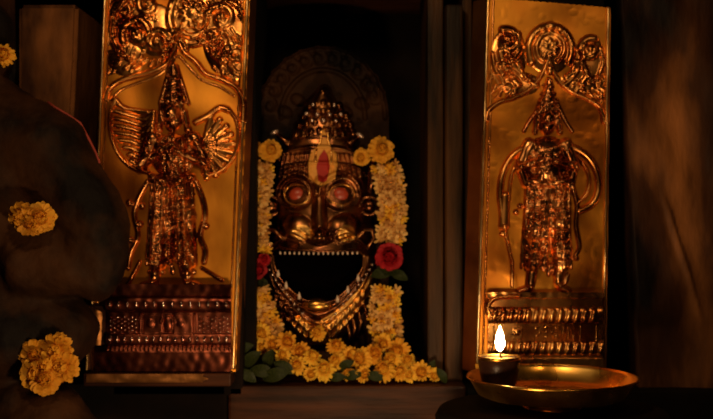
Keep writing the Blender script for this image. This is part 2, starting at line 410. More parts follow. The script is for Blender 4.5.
for k in range(40):
    x = rr.uniform(108, 244); y = rr.uniform(-30, 2); t = rr.uniform(0, 3.14); g.cap((x, y), (x + 6 * math.cos(t), y + 6 * math.sin(t)), 1.8, 2.0)
r3 = np.random.default_rng(18)
for k in range(60):
    x, y = r3.uniform(112, 240), r3.uniform(-25, 56); t = r3.uniform(0, 3.14); g.cap((x, y), (x + 7 * math.cos(t), y + 7 * math.sin(t)), 1.6, 1.3)
g.clip((lambda y: l_left(y) + 5, lambda y: l_right(y) - 6)); g.blur(2); g.build('scroll_crest', M['relief'], tl, LY, base=sheetL)
# wings
def wing(cx, cy, a0, a1, r0, r1, n, squash=1.0):
    g = LF()
    for i in range(n):
        a = math.radians(a0 + (a1 - a0) * i / (n - 1)); ca, sa = math.cos(a), math.sin(a) * squash
        g.cap((cx + r0 * ca, cy + r0 * sa), (cx + r1 * ca, cy + r1 * sa), 1.6, 3.4, 3.4)
        g.ell(cx + r1 * .68 * ca, cy + r1 * .68 * sa, 3.0, 2.0, 1.3, a + 1.57)
    g.arc(cx, cy, r1 + 2, (r1 + 2) * squash, a0, a1, 2.0, 4.0)
    g.blur(1); return g.build('wing', M['relief'], tl, LY, base=sheetL)
g = LF()   # left wing: swept feathers inside a curved outline
for i in range(9):
    y = 108 + i * 6.4; g.poly([(154, 112 + i * 3.4), (142, y + 5), (131, y + 2), (115 + max(0, i - 4) * 4.6, y - 4 + i * .9)], 2.5, 3.2, 'on')
g.poly([(116, 99), (111, 112), (110, 128), (114, 144), (122, 158), (134, 168), (148, 172)], 2.2, 4.6); g.poly([(116, 99), (124, 108), (134, 110), (148, 112)], 2.2, 4)
g.blur(1); g.build('wing', M['relief'], tl, LY, base=sheetL)
g = LF()
for i in range(10):
    a = math.radians(-72 + i * 17); g.cap((202, 146), (202 + (31) * math.cos(a), 146 + 32 * math.sin(a)), 1.6, 3.2, 3.4)
    g.cap((202 + 16 * math.cos(a + .14), 146 + 16 * math.sin(a + .14)), (202 + 27 * math.cos(a + .14), 146 + 28 * math.sin(a + .14)), 1.2, 1.6)
g.poly([(196, 122), (208, 116), (220, 108), (228, 110)], 3.4, 5); g.poly([(228, 108), (237, 122), (238, 142), (233, 158), (222, 170), (208, 176)], 2.0, 4.2)
g.blur(1); g.build('wing', M['relief'], tl, LY, base=sheetL)
# figure
g = LF()
g.poly([(174, 66), (174, 80), (173, 96), (172, 108)], 3.5, 7, r1=13)
for y, hw in ((80, 6), (88, 8), (96, 10), (104, 12)):
    for k in range(-2, 3): g.ell(173 + k * hw / 2.2, y - abs(k), 2.2, 2.4, 2.6)
g.cap((170, 66), (160, 104), 1.8, 4); g.cap((177, 66), (189, 104), 1.8, 3)
g.ell(173, 118, 10, 13, 11); g.ell(173, 119, 2.2, 4.5, 2.2); g.ell(168.6, 115, 2.6, 1.6, 1.4); g.ell(177.4, 115, 2.6, 1.6, 1.4); g.ell(173, 125.4, 3.2, 1.3, 1.3)
g.cap((161, 112), (160, 126), 3, 5); g.cap((185, 112), (187, 126), 3, 5); g.ell(159, 129, 4, 4, 4); g.ell(188, 129, 4, 4, 4)
g.ell(173, 156, 22, 22, 6)
g.cap((172, 149), (173, 174), 15, 9, 13); g.ell(173, 170, 13, 12, 4)
for yy in range(140, 176, 6):
    for xx in (163, 170, 177, 184): g.ell(xx + yy % 4, yy, 3.2, 2.4, 2.2, xx * .3)
g.cap((152, 138), (142, 164), 7, 8, 6); g.cap((142, 165), (168, 148), 5.5, 9, 4.5)
g.cap((194, 138), (206, 163), 7, 8, 6); g.cap((206, 165), (180, 152), 5.5, 10, 4.5)
g.cap((170, 152), (172, 136), 4.2, 6, 2.4); g.cap((177, 153), (175, 137), 4.2, 6, 2.4)
for k in range(9): g.ell(158 + k * 3.8, 134 + 5 * math.sin(k / 8 * math.pi), 1.9, 1.9, 1.8)
for x, y in ((146, 150), (150, 143), (200, 148), (197, 142), (153, 160), (196, 161)): g.ell(x, y, 3.2, 2.2, 2.4, .5)
g.poly([(152, 176), (164, 180), (176, 181), (192, 177)], 4, 9); g.dots([(154 + k * 4.5, 178 + 2 * math.sin(k)) for k in range(9)], 2, 2)
g.cap((163, 184), (158, 262), 9, 11, 9.5); g.cap((182, 184), (187, 262), 9, 11, 9.5)
g.cap((172, 184), (171, 256), 6, 6, 4)
for x0, x1 in ((152, 147), (158, 154), (165, 162), (171, 170), (178, 180), (185, 188), (192, 196)): g.cap((x0, 184), (x1, 264), 1.7, 2.6)
for y in range(190, 264, 7):
    for x in (160, 172, 182): g.ell(x + .08 * (y - 190) * (1 if x > 172 else -1 if x < 165 else 0), y, 2.7, 2.4, 2.6)
for y in range(194, 262, 11): g.arc(185, y, 9, 4, 0, 180, 1.3, 1.8); g.arc(161, y, 9, 4, 0, 180, 1.3, 1.8)
g.poly([(148, 182), (138, 200), (134, 216), (138, 236), (131, 252), (128, 268)], 2.6, 4, 'on'); g.poly([(196, 182), (203, 200), (205, 216), (200, 236), (205, 250), (204, 262)], 2.8, 4, 'on')
g.dots([(129, 203), (130, 240), (140, 224), (206, 226), (142, 206)], 3.4, 3.6)
g.cap((158, 262), (154, 280), 6.5, 7, 5); g.cap((187, 260), (188, 280), 6.5, 7, 5)
g.cap((154, 283), (142, 286), 4.5, 7, 3.5); g.cap((189, 283), (199, 286), 4.5, 7, 3.5)
g.dots([(150, 272), (156, 273), (162, 272), (182, 272), (188, 273), (194, 272)], 2.6, 2.4)
g.cap((140, 262), (128, 284), 2, 3); g.cap((202, 268), (222, 280), 2, 3)
r3 = np.random.default_rng(8)
for k in range(22): g.ell(r3.uniform(158, 188), r3.uniform(134, 182), r3.uniform(3, 6), r3.uniform(1.8, 3.2), r3.uniform(2, 3.5), r3.uniform(0, 3))
for k in range(34): g.ell(r3.uniform(152, 194), r3.uniform(184, 282), r3.uniform(4, 9), r3.uniform(1.8, 3.2), r3.uniform(1.6, 3.4), r3.uniform(1.1, 2.1)) if True else 0
g.blur(1); g.build('guardian_figure', M['figure'], tl, LY, base=sheetL)
# projecting plinth with rows of studs
PLY = LY - .022
pf = Field(84, 240, 284, 371, .5)
pf.H = np.where(pf.Y < 296, 3, 0) + np.where((pf.Y > 296) & (pf.Y < 312), 5.5 * np.clip(1 - ((pf.Y - 304) / 8.5) ** 2, 0, 1) ** .5, 0) + np.where((pf.Y > 333) & (pf.Y < 345), 3.5 * np.clip(1 - ((pf.Y - 339) / 6.5) ** 2, 0, 1) ** .5, 0) + np.where(pf.Y > 352, 3.2, 0) + np.where((pf.Y > 345) & (pf.Y <= 352), (pf.Y - 345) * .45, 0)
pl_l = lambda y: np.where(y < 296, 100.0, 106.0) + np.where(y > 345, -12.0, 0) + 0 * y
pl_r = lambda y: 232.0 + 0 * y
for y, n, b0 in ((304, 14, 5.3), (339, 17, 3.3)):
    g = Field(100, 236, y - 9, y + 9, .4)
    for k in range(n):
        x = 111 + k * (116 / (n - 1)); g.ell(x, y, 1.9, 4.0, 3.0)
    g.build('stud_row', M['stud'], tl, PLY, base=b0 + 0 * g.X, sink=3)
for xa, xb in ((109, 138), (198, 230)):
    g = Field(xa - 3, xb + 3, 312, 336, .4)
    for k in range(8):
        for j in range(4): g.ell(xa + 2 + k * (xb - xa - 4) / 7, 317 + j * 4.3 + (2 if k % 2 else 0), 1.2, 1.3, 1.8)
    g.build('lattice_studs', M['stud'], tl, PLY, base=.4 + 0 * g.X, sink=1.5)
for x in (141, 195): pf.cap((x, 315), (x, 333), 1.5, 2.6)
for cx in (153, 183): pf.H[pf.sl(cx - 9, cx + 9, 315, 333)] += 2.0; pf.ell(cx - 2, 323, 4, 4.5, 1.8)
pf.ell(168, 324, 5, 8, 2.6); pf.arc(168, 322, 6.5, 6.5, 180, 360, 1.2, 2.4)
for k in range(30): pf.ell(108 + k * 4.2, 348, 1.6, 2.4, 1.4)
keep = (pf.X > pl_l(pf.Y)) & (pf.X < pl_r(pf.Y)); pf.H += wob(pf.X, pf.Y, .15, 6, 4); pf.blur(1)
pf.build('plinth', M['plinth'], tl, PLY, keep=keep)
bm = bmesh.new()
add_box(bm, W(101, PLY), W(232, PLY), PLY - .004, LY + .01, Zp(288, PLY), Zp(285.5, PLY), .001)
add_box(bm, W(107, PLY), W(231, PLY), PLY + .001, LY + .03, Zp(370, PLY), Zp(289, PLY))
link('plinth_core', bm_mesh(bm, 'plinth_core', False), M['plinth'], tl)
# narrow corner leaf and the beaded edge strip at the plinth's left end
g = Field(82, 110, 300, 374, .5)
g.H[:] = 0; kp = (g.X > 91 + 0 * g.Y) & (g.X < 103 - (g.Y - 310) * .05)
g.H = 1.5 * np.exp(-((g.X - 97) / 4) ** 2) + 1.5 * np.exp(-((g.Y - 311) / 4) ** 2)
g.build('corner_leaf', M['flange'], tl, PLY + .004, keep=kp & (g.Y > 305 + (g.X - 91) * .6) & (g.Y < 372))
g = Field(82, 96, 304, 374, .4); g.poly([(88.5, 308), (87.2, 370)], 1.4, 1.6); g.dots([(88.5 - (y - 308) * .02, y) for y in range(309, 371, 4)], 1.5, 1.6)
g.build('beaded_edge', M['rim'], tl, PLY + .004)
bm = bmesh.new(); add_box(bm, W(86.5, PLY), W(107, PLY), PLY + .005, LY + .03, Zp(371, PLY), Zp(306, PLY), .001)
link('edge_backing', bm_mesh(bm, 'edge_backing', False), M['wood'], tl)
ledge = box_obj('timber_ledge', W(84, -.07), W(231, -.07), -.075, -.001, Zp(386, -.07), Zp(373.2, -.07), M['wood'], bev=.003)
tag(ledge, 'narrow dark red timber ledge under the left panel plinth', 'ledge')
g = Field(84, 232, 373, 386, .5); g.H = 1.2 * np.clip(1 - ((g.Y - 378) / 6) ** 2, 0, 1) + wob(g.X, g.Y, .5, 10, 8)
g.build('metal_facing', M['flange'], ledge, -.0765, keep=(g.Y > 373.6) & (g.Y < 383) & (g.X > 86) & (g.X < 206 + 3 * np.sin(g.Y)))
place_base(tl)

# ------------------------------------------------------------------ right relief panel
RY = -.012
def r_left(y): return 487 - 11 * y / 370
def r_right(y): return 611 - 4.5 * y / 370
def r_top(x): return -3 + (x - 487) * .085
tr = thing('relief_panel', 'gilded copper panel with a haloed standing guardian relief, behind the lit lamp', 'panel')
def RF(): return Field(462, 616, -8, 372, .5)
f = RF(); keep = (f.X > r_left(f.Y) - 1) & (f.X < r_right(f.Y)) & (f.Y > r_top(f.X))
sheetR = wob(f.X, f.Y, .8, 26, 11) + .8 * np.exp(-((f.X - 520) / 24) ** 2 - ((f.Y - 14) / 16) ** 2)
f.H = sheetR + 0; rr = np.random.default_rng(5)
for k in range(300):
    f.ell(rr.uniform(490, 606), rr.uniform(0, 290), rr.uniform(3, 7), rr.uniform(3, 7), rr.uniform(.05, .22), 0, 'add', 1.0)
f.build('sheet', M['sheet'], tr, RY, keep=keep)
for nm, fn, r, h, mt in (('rim', lambda y: r_left(y) + 1.0, 2.0, 3.0, 'rim'), ('inner_bead', lambda y: r_left(y) + 6.5, 1.2, 1.4, 'relief'), ('rim', lambda y: r_right(y) - 3, 1.6, 2.6, 'rim')):
    g = RF(); g.poly([(fn(y), y) for y in range(-2 if fn(0) < 550 else 8, 372, 14)], r, h)
    if nm == 'inner_bead': g.dots([(fn(y), y) for y in range(140, 360, 4)], 1.4, .8)
    g.build(nm, M[mt], tr, RY, base=sheetR)
for fn, dx, dy, yt in ((lambda y: r_left(y) - 1, -11, .035, -2), (lambda y: r_right(y), 1, .03, 8)):
    bm = bmesh.new(); a = [Vector((W(fn(y), RY), RY, Zp(y, RY))) for y in (yt, 372)]
    vs = [bm.verts.new(p) for p in a]; ws = [bm.verts.new(p + Vector((dx * S, dy, 0))) for p in a]
    bm.faces.new((vs[0], ws[0], ws[1], vs[1])); link('side_flange', bm_mesh(bm, 'side_flange'), M['flange'], tr)
g = RF()
g.poly([(486, 120), (489, 110), (500, 102), (514, 98), (527, 91), (538, 80), (545, 68), (549, 56)], 2.3, 3.6)
g.poly([(549, 56), (553, 70), (560, 82), (572, 92), (588, 99), (600, 108), (604, 122)], 2.3, 3.6); g.blur(2); g.build('arch_band', M['relief'], tr, RY, base=sheetR)
g = RF()
for q_ in ((508, 58, 18, 30, 2.6), (550, 48, 24, 26, 2.6), (590, 62, 16, 28, 2.6), (520, 84, 20, 12, 1.6), (578, 82, 18, 12, 1.6)): g.ell(*q_)
g.arc(550, 50, 22, 24, 150, 390, 4.0, 4.6); g.arc(550, 48, 14, 15, 120, 420, 2.4, 3.8)
for k in range(8):
    t = 6.283 * k / 8; g.ell(550 + 6 * math.cos(t), 48 + 6 * math.sin(t), 4, 2.4, 2.2, t)
g.ell(551, 26, 5, 5, 3.6); g.ell(543, 30, 3, 3, 2.6); g.ell(559, 30, 3, 3, 2.6); g.ell(550, 70, 4, 5, 4)
g.spiral(507, 42, 13, 1.3, 250, 1, 3.4, 4.8); g.poly([(518, 34), (520, 48), (512, 60), (500, 66)], 3.4, 4, 'on')
g.poly([(500, 52), (504, 66), (512, 78), (518, 84)], 3.6, 4, 'on'); g.poly([(492, 54), (494, 68), (502, 82)], 2.2, 3, 'on'); g.poly([(509, 56), (515, 68), (524, 78)], 3, 4, 'on')
g.spiral(590, 50, 12, 1.3, -70, -1, 3, 4.4); g.poly([(584, 46), (582, 62), (586, 76), (580, 84)], 3, 3.6, 'on'); g.poly([(600, 48), (603, 62), (598, 78)], 2.4, 3.2, 'on'); g.poly([(576, 62), (572, 72), (566, 78)], 2.6, 3.4, 'on')
g.arc(548, 56, 30, 32, 170, 110, 2.2, 3.2); g.arc(552, 56, 28, 32, 10, 66, 2.2, 3)
for k in range(60):
    x = rr.uniform(491, 602); y = rr.uniform(72, 104); lim = (98 - abs(x - 500) * .1 if x < 512 else 96 - (x - 512) * .8 if x < 548 else 62 + (x - 548) * .8)
    if y < lim: t = math.radians(rr.uniform(100, 170) if x < 550 else rr.uniform(20, 80)); g.cap((x, y), (x + 6 * math.cos(t), y + 6 * math.sin(t)), 1.6, 2.0)
for k in range(34):
    x = rr.uniform(572, 601); y = rr.uniform(80, 112)
    if y < 92 + (x - 572) * .6: g.ell(x, y, 1.8, 1.8, 1.8)
g.clip((lambda y: r_left(y) + 4, lambda y: r_right(y) - 5)); g.blur(2); g.build('scroll_crest', M['relief'], tr, RY, base=sheetR)
g = RF()   # halo rings
g.poly([(535, 146), (520, 150), (509, 160), (502, 176), (500, 194), (502, 212), (503, 228)], 3.2, 4.2); g.poly([(534, 153), (523, 157), (514, 168), (510, 182), (509, 200)], 1.6, 3)
g.poly([(564, 145), (578, 150), (590, 160), (597, 174), (598, 190), (592, 204), (579, 211)], 3.4, 4.6); g.poly([(565, 152), (576, 157), (585, 167), (589, 180), (586, 194), (578, 202)], 1.8, 3.2)
g.blur(2); g.build('halo', M['relief'], tr, RY, base=sheetR)
g = RF()
g.poly([(549, 80), (548, 94), (547, 106), (547, 114)], 3.2, 7, r1=11)
for y, hw in ((88, 5), (96, 7), (104, 9), (111, 10)):
    for k in range(-2, 3): g.ell(548 + k * hw / 2.2, y - abs(k), 2, 2.2, 2.6)
g.poly([(540, 100), (536, 112), (530, 120), (524, 131)], 2, 3.4, 'on'); g.poly([(556, 100), (561, 112), (566, 122), (572, 131)], 2, 3.2, 'on')
g.ell(547, 123, 9, 12, 11); g.ell(547, 124, 1.9, 4, 2); g.ell(543, 121, 2.2, 1.4, 1.3); g.ell(551, 121, 2.2, 1.4, 1.3); g.ell(547, 130, 2.8, 1.2, 1.2)
g.cap((537, 116), (535, 132), 2.8, 5); g.cap((557, 116), (560, 132), 2.8, 5)
g.ell(547, 159, 24, 23, 6)
g.cap((547, 152), (547, 176), 15, 8, 12)
for k in range(34): g.ell(rr.uniform(530, 566), rr.uniform(148, 184), rr.uniform(2, 4.4), rr.uniform(1.6, 3), rr.uniform(1.6, 3), rr.uniform(0, 3))
for k in range(34): g.ell(rr.uniform(526, 568), rr.uniform(186, 280), rr.uniform(4, 8), rr.uniform(2, 3.4), rr.uniform(1.6, 3.4), rr.uniform(1.1, 2.1))
g.cap((529, 144), (519, 166), 6.5, 7, 5.5); g.cap((519, 166), (526, 184), 5, 7, 4.5); g.cap((519, 168), (540, 160), 4, 7, 3.6)
g.cap((566, 144), (575, 166), 6.5, 7, 5.5); g.cap((575, 167), (553, 162), 4.5, 8, 3.8); g.cap((574, 168), (569, 188), 4.5, 6, 4)
for k in range(11): g.ell(531 + k * 3.2, 142 + 7 * math.sin(k / 10 * math.pi), 1.7, 1.7, 1.8); g.ell(533 + k * 2.8, 150 + 10 * math.sin(k / 10 * math.pi), 1.5, 1.5, 1.6)
g.poly([(528, 180), (546, 184), (568, 180)], 3.6, 8)
g.cap((536, 186), (532, 262), 11, 7, 9.5); g.cap((559, 186), (561, 264), 11, 7, 9); g.cap((547, 186), (546, 250), 5, 5, 4)
for x0, x1 in ((526, 521), (533, 529), (540, 537), (547, 546), (554, 556), (561, 563), (568, 571)): g.cap((x0, 188), (x1, 268), 1.4, 2.2)
for y in range(192, 268, 6):
    for x in (530, 537, 556, 563): g.ell(x + rr.uniform(-1.5, 1.5), y + rr.uniform(-1.5, 1.5), rr.uniform(1.8, 3), rr.uniform(1.6, 2.6), rr.uniform(1.6, 2.8), rr.uniform(0, 3))
for y in range(196, 262, 10): g.arc(534, y, 9, 4, 0, 180, 1.2, 1.7); g.arc(560, y, 9, 4, 0, 180, 1.2, 1.7)
g.poly([(572, 186), (577, 205), (576, 226), (579, 246), (575, 256)], 2.4, 3.6, 'on'); g.dots([(570, 250), (576, 258), (520, 206), (516, 212)], 3, 3)
g.cap((533, 264), (530, 284), 6, 6.5, 5); g.cap((560, 264), (558, 282), 6, 6.5, 5); g.cap((529, 288), (519, 291), 4, 6, 3.2); g.cap((559, 286), (568, 291), 4, 6, 3.2)
g.blur(1); g.build('guardian_figure', M['figure'], tr, RY, base=sheetR)
g = RF()   # club held at the left
g.cap((505, 196), (504, 226), 4.6, 4.6, 5.6); g.cap((504, 226), (512, 262), 2.2, 3, 1.6); g.ell(503, 234, 3.6, 3, 3.4); g.cap((512, 262), (512, 286), 1.8, 2.4)
g.blur(1); g.build('club', M['relief'], tr, RY, base=sheetR)
PRY = RY - .016
pf = Field(476, 606, 292, 366, .5)
pf.H = np.where(pf.Y < 299, 3.2, 0) + np.where((pf.Y > 306) & (pf.Y < 324), 4.5 * np.clip(1 - ((pf.Y - 315) / 9) ** 2, 0, 1) ** .5, 0) + np.where((pf.Y > 340) & (pf.Y < 356), 3.5 * np.clip(1 - ((pf.Y - 348) / 7.5) ** 2, 0, 1) ** .5, 0) + np.where(pf.Y > 357, 3, 0)
for y, n in ((316, 13), (348, 14)):
    for k in range(n):
        x = 494 + k * 8.2; pf.cap((x + 1, y - 5), (x - 1, y + 5), 2.6, 2.8); 
for x in (494, 580, 596): pf.cap((x, 326), (x, 340), 1.4, 2.4)
pf.H[pf.sl(512, 522, 326, 339)] += 2; pf.ell(517, 332, 3, 3, 1.6)
for cx in (546,):
    for dx, dy in ((0, 0), (-6, 0), (6, 0), (0, -5), (0, 5), (-10, -4), (10, -4), (-10, 4), (10, 4)): pf.ell(cx + dx, 332 + dy, 2.4, 2.4, 2.4)
for x in (563, 568, 573): pf.cap((x, 327), (x, 339), 1.1, 1.8)
keep = (pf.X > 487) & (pf.X < 603); pf.H += wob(pf.X, pf.Y, .15, 6, 4); pf.blur(1)
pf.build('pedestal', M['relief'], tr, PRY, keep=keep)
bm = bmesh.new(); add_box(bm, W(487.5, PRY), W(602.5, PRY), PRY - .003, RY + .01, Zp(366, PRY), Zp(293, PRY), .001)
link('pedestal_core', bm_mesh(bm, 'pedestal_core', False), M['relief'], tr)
g = Field(478, 530, 288, 330, .5); g.poly([(520, 296), (498, 297), (489, 303), (488, 311), (493, 317), (500, 316)], 2.4, 4); g.blur(1); g.build('scroll_bracket', M['relief'], tr, PRY - .004)
place_base(tr)

# ------------------------------------------------------------------ stone icon behind the mask
ic = thing('stone_icon', 'dark stone icon in the niche behind the bronze mask', 'icon')
IY = .20
pts = []
for i in range(25):
    t = math.pi * i / 24; pts.append((323 + 66 * math.cos(t), 118 - 72 * math.sin(t)))
outline = [(257, 386)] + [(x, y) for x, y in reversed(pts)] + [(389, 386)]
k_ = outline
prism('slab', [(W(x, IY), Zp(y, IY)) for x, y in outline[:1]] + [(W(x, IY), Zp(y, IY)) for x, y in outline[1:-1]] + [(W(389, IY), Zp(386, IY))], IY, .46, M['stone'], ic, bev=.004)
g = Field(256, 390, 40, 150, .8)
for a0 in range(-170, -5, 15):
    a = math.radians(a0); g.spiral(323 + 54 * math.cos(a), 116 + 58 * math.sin(a), 8, 1.1, a0, 1, 2.6, 5)
g.arc(323, 118, 42, 48, 180, 360, 2.4, 5, n=30); g.arc(323, 118, 62, 68, 180, 360, 2.2, 4, n=40)
for x, y in ((345, 112), (362, 104), (298, 100), (285, 112), (268, 92), (372, 88)): g.ell(x, y, 8, 6, 7, .4)
g.blur(1); g.build('carved_arch', M['stone'], ic, IY)
place_base(ic)

# ------------------------------------------------------------------ bronze mask
mk = thing('deity_mask', 'dark bronze lion-faced mask with red eyes and wide open black mouth', 'mask')
MY = .165
mouth = [(273, 250), (281, 247), (300, 249), (322, 250), (345, 250), (357, 250), (364, 254), (363, 266), (357, 277), (347, 288), (336, 298), (322, 301), (306, 298), (293, 289), (283, 279), (276, 266)]
def inside(X, Y, poly):
    r = np.zeros(X.shape, bool); n = len(poly)
    for i in range(n):
        (xa, ya), (xb, yb) = poly[i], poly[(i + 1) % n]
        c = ((ya > Y) != (yb > Y)) & (X < (xb - xa) * (Y - ya) / (yb - ya + 1e-9) + xa); r ^= c
    return r
def MF(): return Field(255, 392, 84, 352, .6)
g = MF(); X, Y = g.X, g.Y
hw = np.interp(Y, [84, 92, 100, 120, 140, 155, 170, 200, 240, 262, 285, 310, 330, 345, 350], [0, 6, 15, 23, 33, 43, 48, 50, 54, 57, 56, 46, 30, 14, 6])
cx = 320 + 0 * Y
u = np.clip(1 - ((X - cx) / np.maximum(hw, 1e-3)) ** 2, 0, 1)
prof = np.interp(Y, [84, 96, 120, 150, 165, 200, 240, 300, 335, 350], [0, 8, 16, 22, 26, 32, 36, 34, 22, 4])
g.H = np.where(hw > 0, prof * u ** .55, 0)
dome = g.H.copy(); silhouette = (np.abs(X - cx) < hw)
def dh(x, y): 
    j = int(round((y - 84) / .6)); i = int(round((x - 255) / .6)); return float(dome[min(max(j, 0), dome.shape[0] - 1), min(max(i, 0), dome.shape[1] - 1)])
# sockets, brows, cheeks, nose
for ex in (297, 341): 
    g.ell(ex, 194, 19, 17, -7, 0, 'add', 1.0); g.ell(ex, 196, 14, 11, 4, 0, 'add')
    g.arc(ex, 196, 20, 22, 185, 355, 2.4, 6, 'add'); g.arc(ex, 194, 13, 13, 180, 360, 1.3, 2, 'add')
g.cap((320, 182), (321, 236), 5, 9, 9, 'add', .8); g.ell(321, 236, 14, 9, 6, 0, 'add', .7); g.ell(312, 238, 5, 4, 4, 0, 'add'); g.ell(330, 238, 5, 4, 4, 0, 'add')
g.ell(298, 226, 17, 13, 8, .3, 'add', .8); g.ell(344, 226, 17, 13, 8, -.3, 'add', .8)
for sx in (-1, 1):
    c = 320.5
    for q in range(4): g.poly([(c + sx * (10 + q * 3), 236 + q * 2), (c + sx * (22 + q * 4), 228 + q * 3.5), (c + sx * (36 + q * 3), 236 + q * 3), (c + sx * (46 + q), 246)], 1.5, 1.8, 'add')
for k in range(-8, 9):
    if abs(k) > 1: g.cap((320.5 + k * 4.6, 154 + abs(k) * .3), (320.5 + k * 5.1, 172 + abs(k) * .6), 1.7, 2.4, mode='add')
g.arc(320.5, 176, 47, 12, 180, 360, 2.0, 3, 'add'); g.arc(320.5, 160, 42, 12, 180, 360, 2.0, 3, 'add')
# jaw: lip rolls and beard lines
for off, r, h in ((0, 2.4, 3.2), (5.5, 1.8, 2.4), (12, 2.6, 2.0), (19, 2, 1.6)):
    g.poly([(271 - off * .4, 256), (274 - off * .7, 272 + off * .3), (284 - off * .8, 290 + off * .5), (300 - off * .5, 304 + off * .9), (319, 312 + off * 1.6), (338 + off * .5, 304 + off * .9), (353 + off * .7, 290 + off * .5), (364 + off * .7, 272 + off * .3), (367 + off * .4, 256)], r, h, 'add')
g.ell(319, 331, 11, 9, 7, 0, 'add', .7)
for sx in (-1, 1):
    for q in range(7):
        g.cap((320 + sx * (8 + q * 6), 342 - q * 5), (320 + sx * (14 + q * 5), 322 - q * 5.5), 1.6, 1.8, mode='add')
ins = inside(X, Y, mouth)
g.H += wob(X, Y, .3, 7, 21); g.blur(1)
g.build('face', M['mask'], mk, MY, keep=silhouette & ~ins)
faceH = g.H.copy()
def fh(x, y):
    j = int(round((y - 84) / .6)); i = int(round((x - 255) / .6)); return float(faceH[j, i])
def mp(x, y, up=0.0, h=None): 
    p = P(x, y, 0); kk = (D + MY) / F
    return Vector(((x - 356.5) * kk, MY - ((fh(x, y) if h is None else h) + up) * S, ZC + (209.5 - y) * kk))
# mouth cavity
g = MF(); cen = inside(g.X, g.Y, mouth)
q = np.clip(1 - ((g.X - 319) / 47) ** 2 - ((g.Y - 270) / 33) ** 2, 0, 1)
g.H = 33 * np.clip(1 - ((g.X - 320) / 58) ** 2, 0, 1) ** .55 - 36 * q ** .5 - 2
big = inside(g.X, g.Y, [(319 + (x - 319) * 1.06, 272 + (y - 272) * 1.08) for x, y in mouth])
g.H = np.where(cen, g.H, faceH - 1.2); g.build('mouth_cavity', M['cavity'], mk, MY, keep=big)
# lip rim
lp = mouth + mouth[:1]; lip = []
for (a, b), (c, d) in zip(lp, lp[1:]):
    for t in (0, .34, .67): lip.append((a + (c - a) * t, b + (d - b) * t))
def lh(x, y): return 35 * max(0, 1 - ((x - 320) / 58) ** 2) ** .55
lip.append(lip[0])
bm = bmesh.new(); add_tube(bm, [mp(x, y, 0, lh(x, y) + 0) for x, y in lip], .0036, 8, False); link('lip', bm_mesh(bm, 'lip'), M['mask'], mk)
# upper teeth row, fangs, lower front plate
for k in range(17):
    x = 282 + k * 4.7; bm = bmesh.new(); p = mp(x, 252, 0, lh(x, 252) + 1)
    add_ball(bm, p, (.0023, .0028, .0034), 8, 6); link('tooth', bm_mesh(bm, 'tooth'), M['ivory'], mk)
for x, y in ((280, 272), (288, 283), (301, 293), (338, 296), (348, 287), (358, 276)):
    bm = bmesh.new(); p = mp(x, y + 3, 0, lh(x, y) + 1)
    add_tube(bm, [p, p + Vector((0, -.003, .006)), p + Vector((0, -.003, .014))], [.0042, .0034, .0008], 8); link('fang', bm_mesh(bm, 'fang'), M['ivory'], mk)
bm = bmesh.new(); add_ball(bm, mp(318, 303, 0, 31), (.034, .016, .016), 20, 12); link('tongue', bm_mesh(bm, 'tongue'), M['maskgold'], mk)
# eyes
for ex in (297, 341):
    bm = bmesh.new(); add_ball(bm, mp(ex + (2 if ex < 320 else -1), 195, -2.5), (.0185, .010, .0155), 18, 12)
    e = link('eye', bm_mesh(bm, 'eye'), M['redeye'], mk); e['label'] = 'red painted eye'
    bm = bmesh.new(); add_tube(bm, [mp(ex + 1 + 12.5 * math.cos(a), 195 + 10 * math.sin(a), .6) for a in [6.283 * i / 24 for i in range(25)]], .0019, 6, False)
    link('eye_rim', bm_mesh(bm, 'eye_rim'), M['maskgold'], mk)
# forehead mark
def patch(name, poly, up, mat, parent=mk):
    g = MF(); ii = inside(g.X, g.Y, poly); g.H = np.where(ii, faceH + up, 0); return g.build(name, mat, parent, MY, keep=ii)
t1 = patch('forehead_mark', [(310, 180), (309, 165), (312, 152), (318, 148), (320, 140), (324, 124), (329, 140), (331, 148), (337, 154), (338, 166), (336, 180), (326, 186), (321, 187)], 1.6, M['yellowpaste']); t1['label'] = 'yellow and red forehead mark'
patch('vermilion_stripe', [(319, 182), (317, 168), (320, 157), (325, 150), (329, 157), (331, 168), (328, 182), (324, 184)], 2.6, M['redpaste'], t1)
for pts in ([(316, 164), (317, 152), (321, 143), (322, 133), (325, 128)], [(332, 164), (332, 152), (329, 143), (328, 134), (325, 128)]):
    link('gold_line', bm_mesh((lambda b: (add_tube(b, [mp(x, y, 2.2) for x, y in pts], .0024, 6), b)[1])(bmesh.new()), 'gold_line'), M['maskgold'], t1)
# crown with bead rosette
cr = bpy.data.objects.new('crown', None); 
g = MF(); g.poly([(324, 92), (324, 104)], 7, 10, 'max', r1=13)
for row, (y, hwid, n) in enumerate(((104, 15, 5), (113, 22, 7), (122, 26, 7), (131, 29, 8))):
    for k in range(n):
        x = 324 - hwid + 2 * hwid * k / (n - 1); g.ell(x, y + abs(k - (n - 1) / 2) * 1.1, 3.6, 4.2, 4)
g.ell(324, 91, 4.5, 5, 6)
g.cap((300, 138), (352, 138), 2.4, 3); g.blur(1)
g.H = np.where(g.H > .1, g.H + dome * .98, 0); crn = g.build('crown', M['mask'], mk, MY)
for x, y, r in ((324, 96, 3.2), (314, 106, 2.6), (324, 107, 2.6), (334, 106, 2.6), (307, 115, 2.4), (341, 115, 2.4), (318, 116, 2.4), (330, 116, 2.4), (324, 122, 2.6), (313, 122, 2), (336, 122, 2)):
    bm = bmesh.new(); add_ball(bm, mp(x, y, 0, dh(x, y) + 6), r * S * .9, 10, 8); link('bead', bm_mesh(bm, 'bead'), M['silver'], crn)
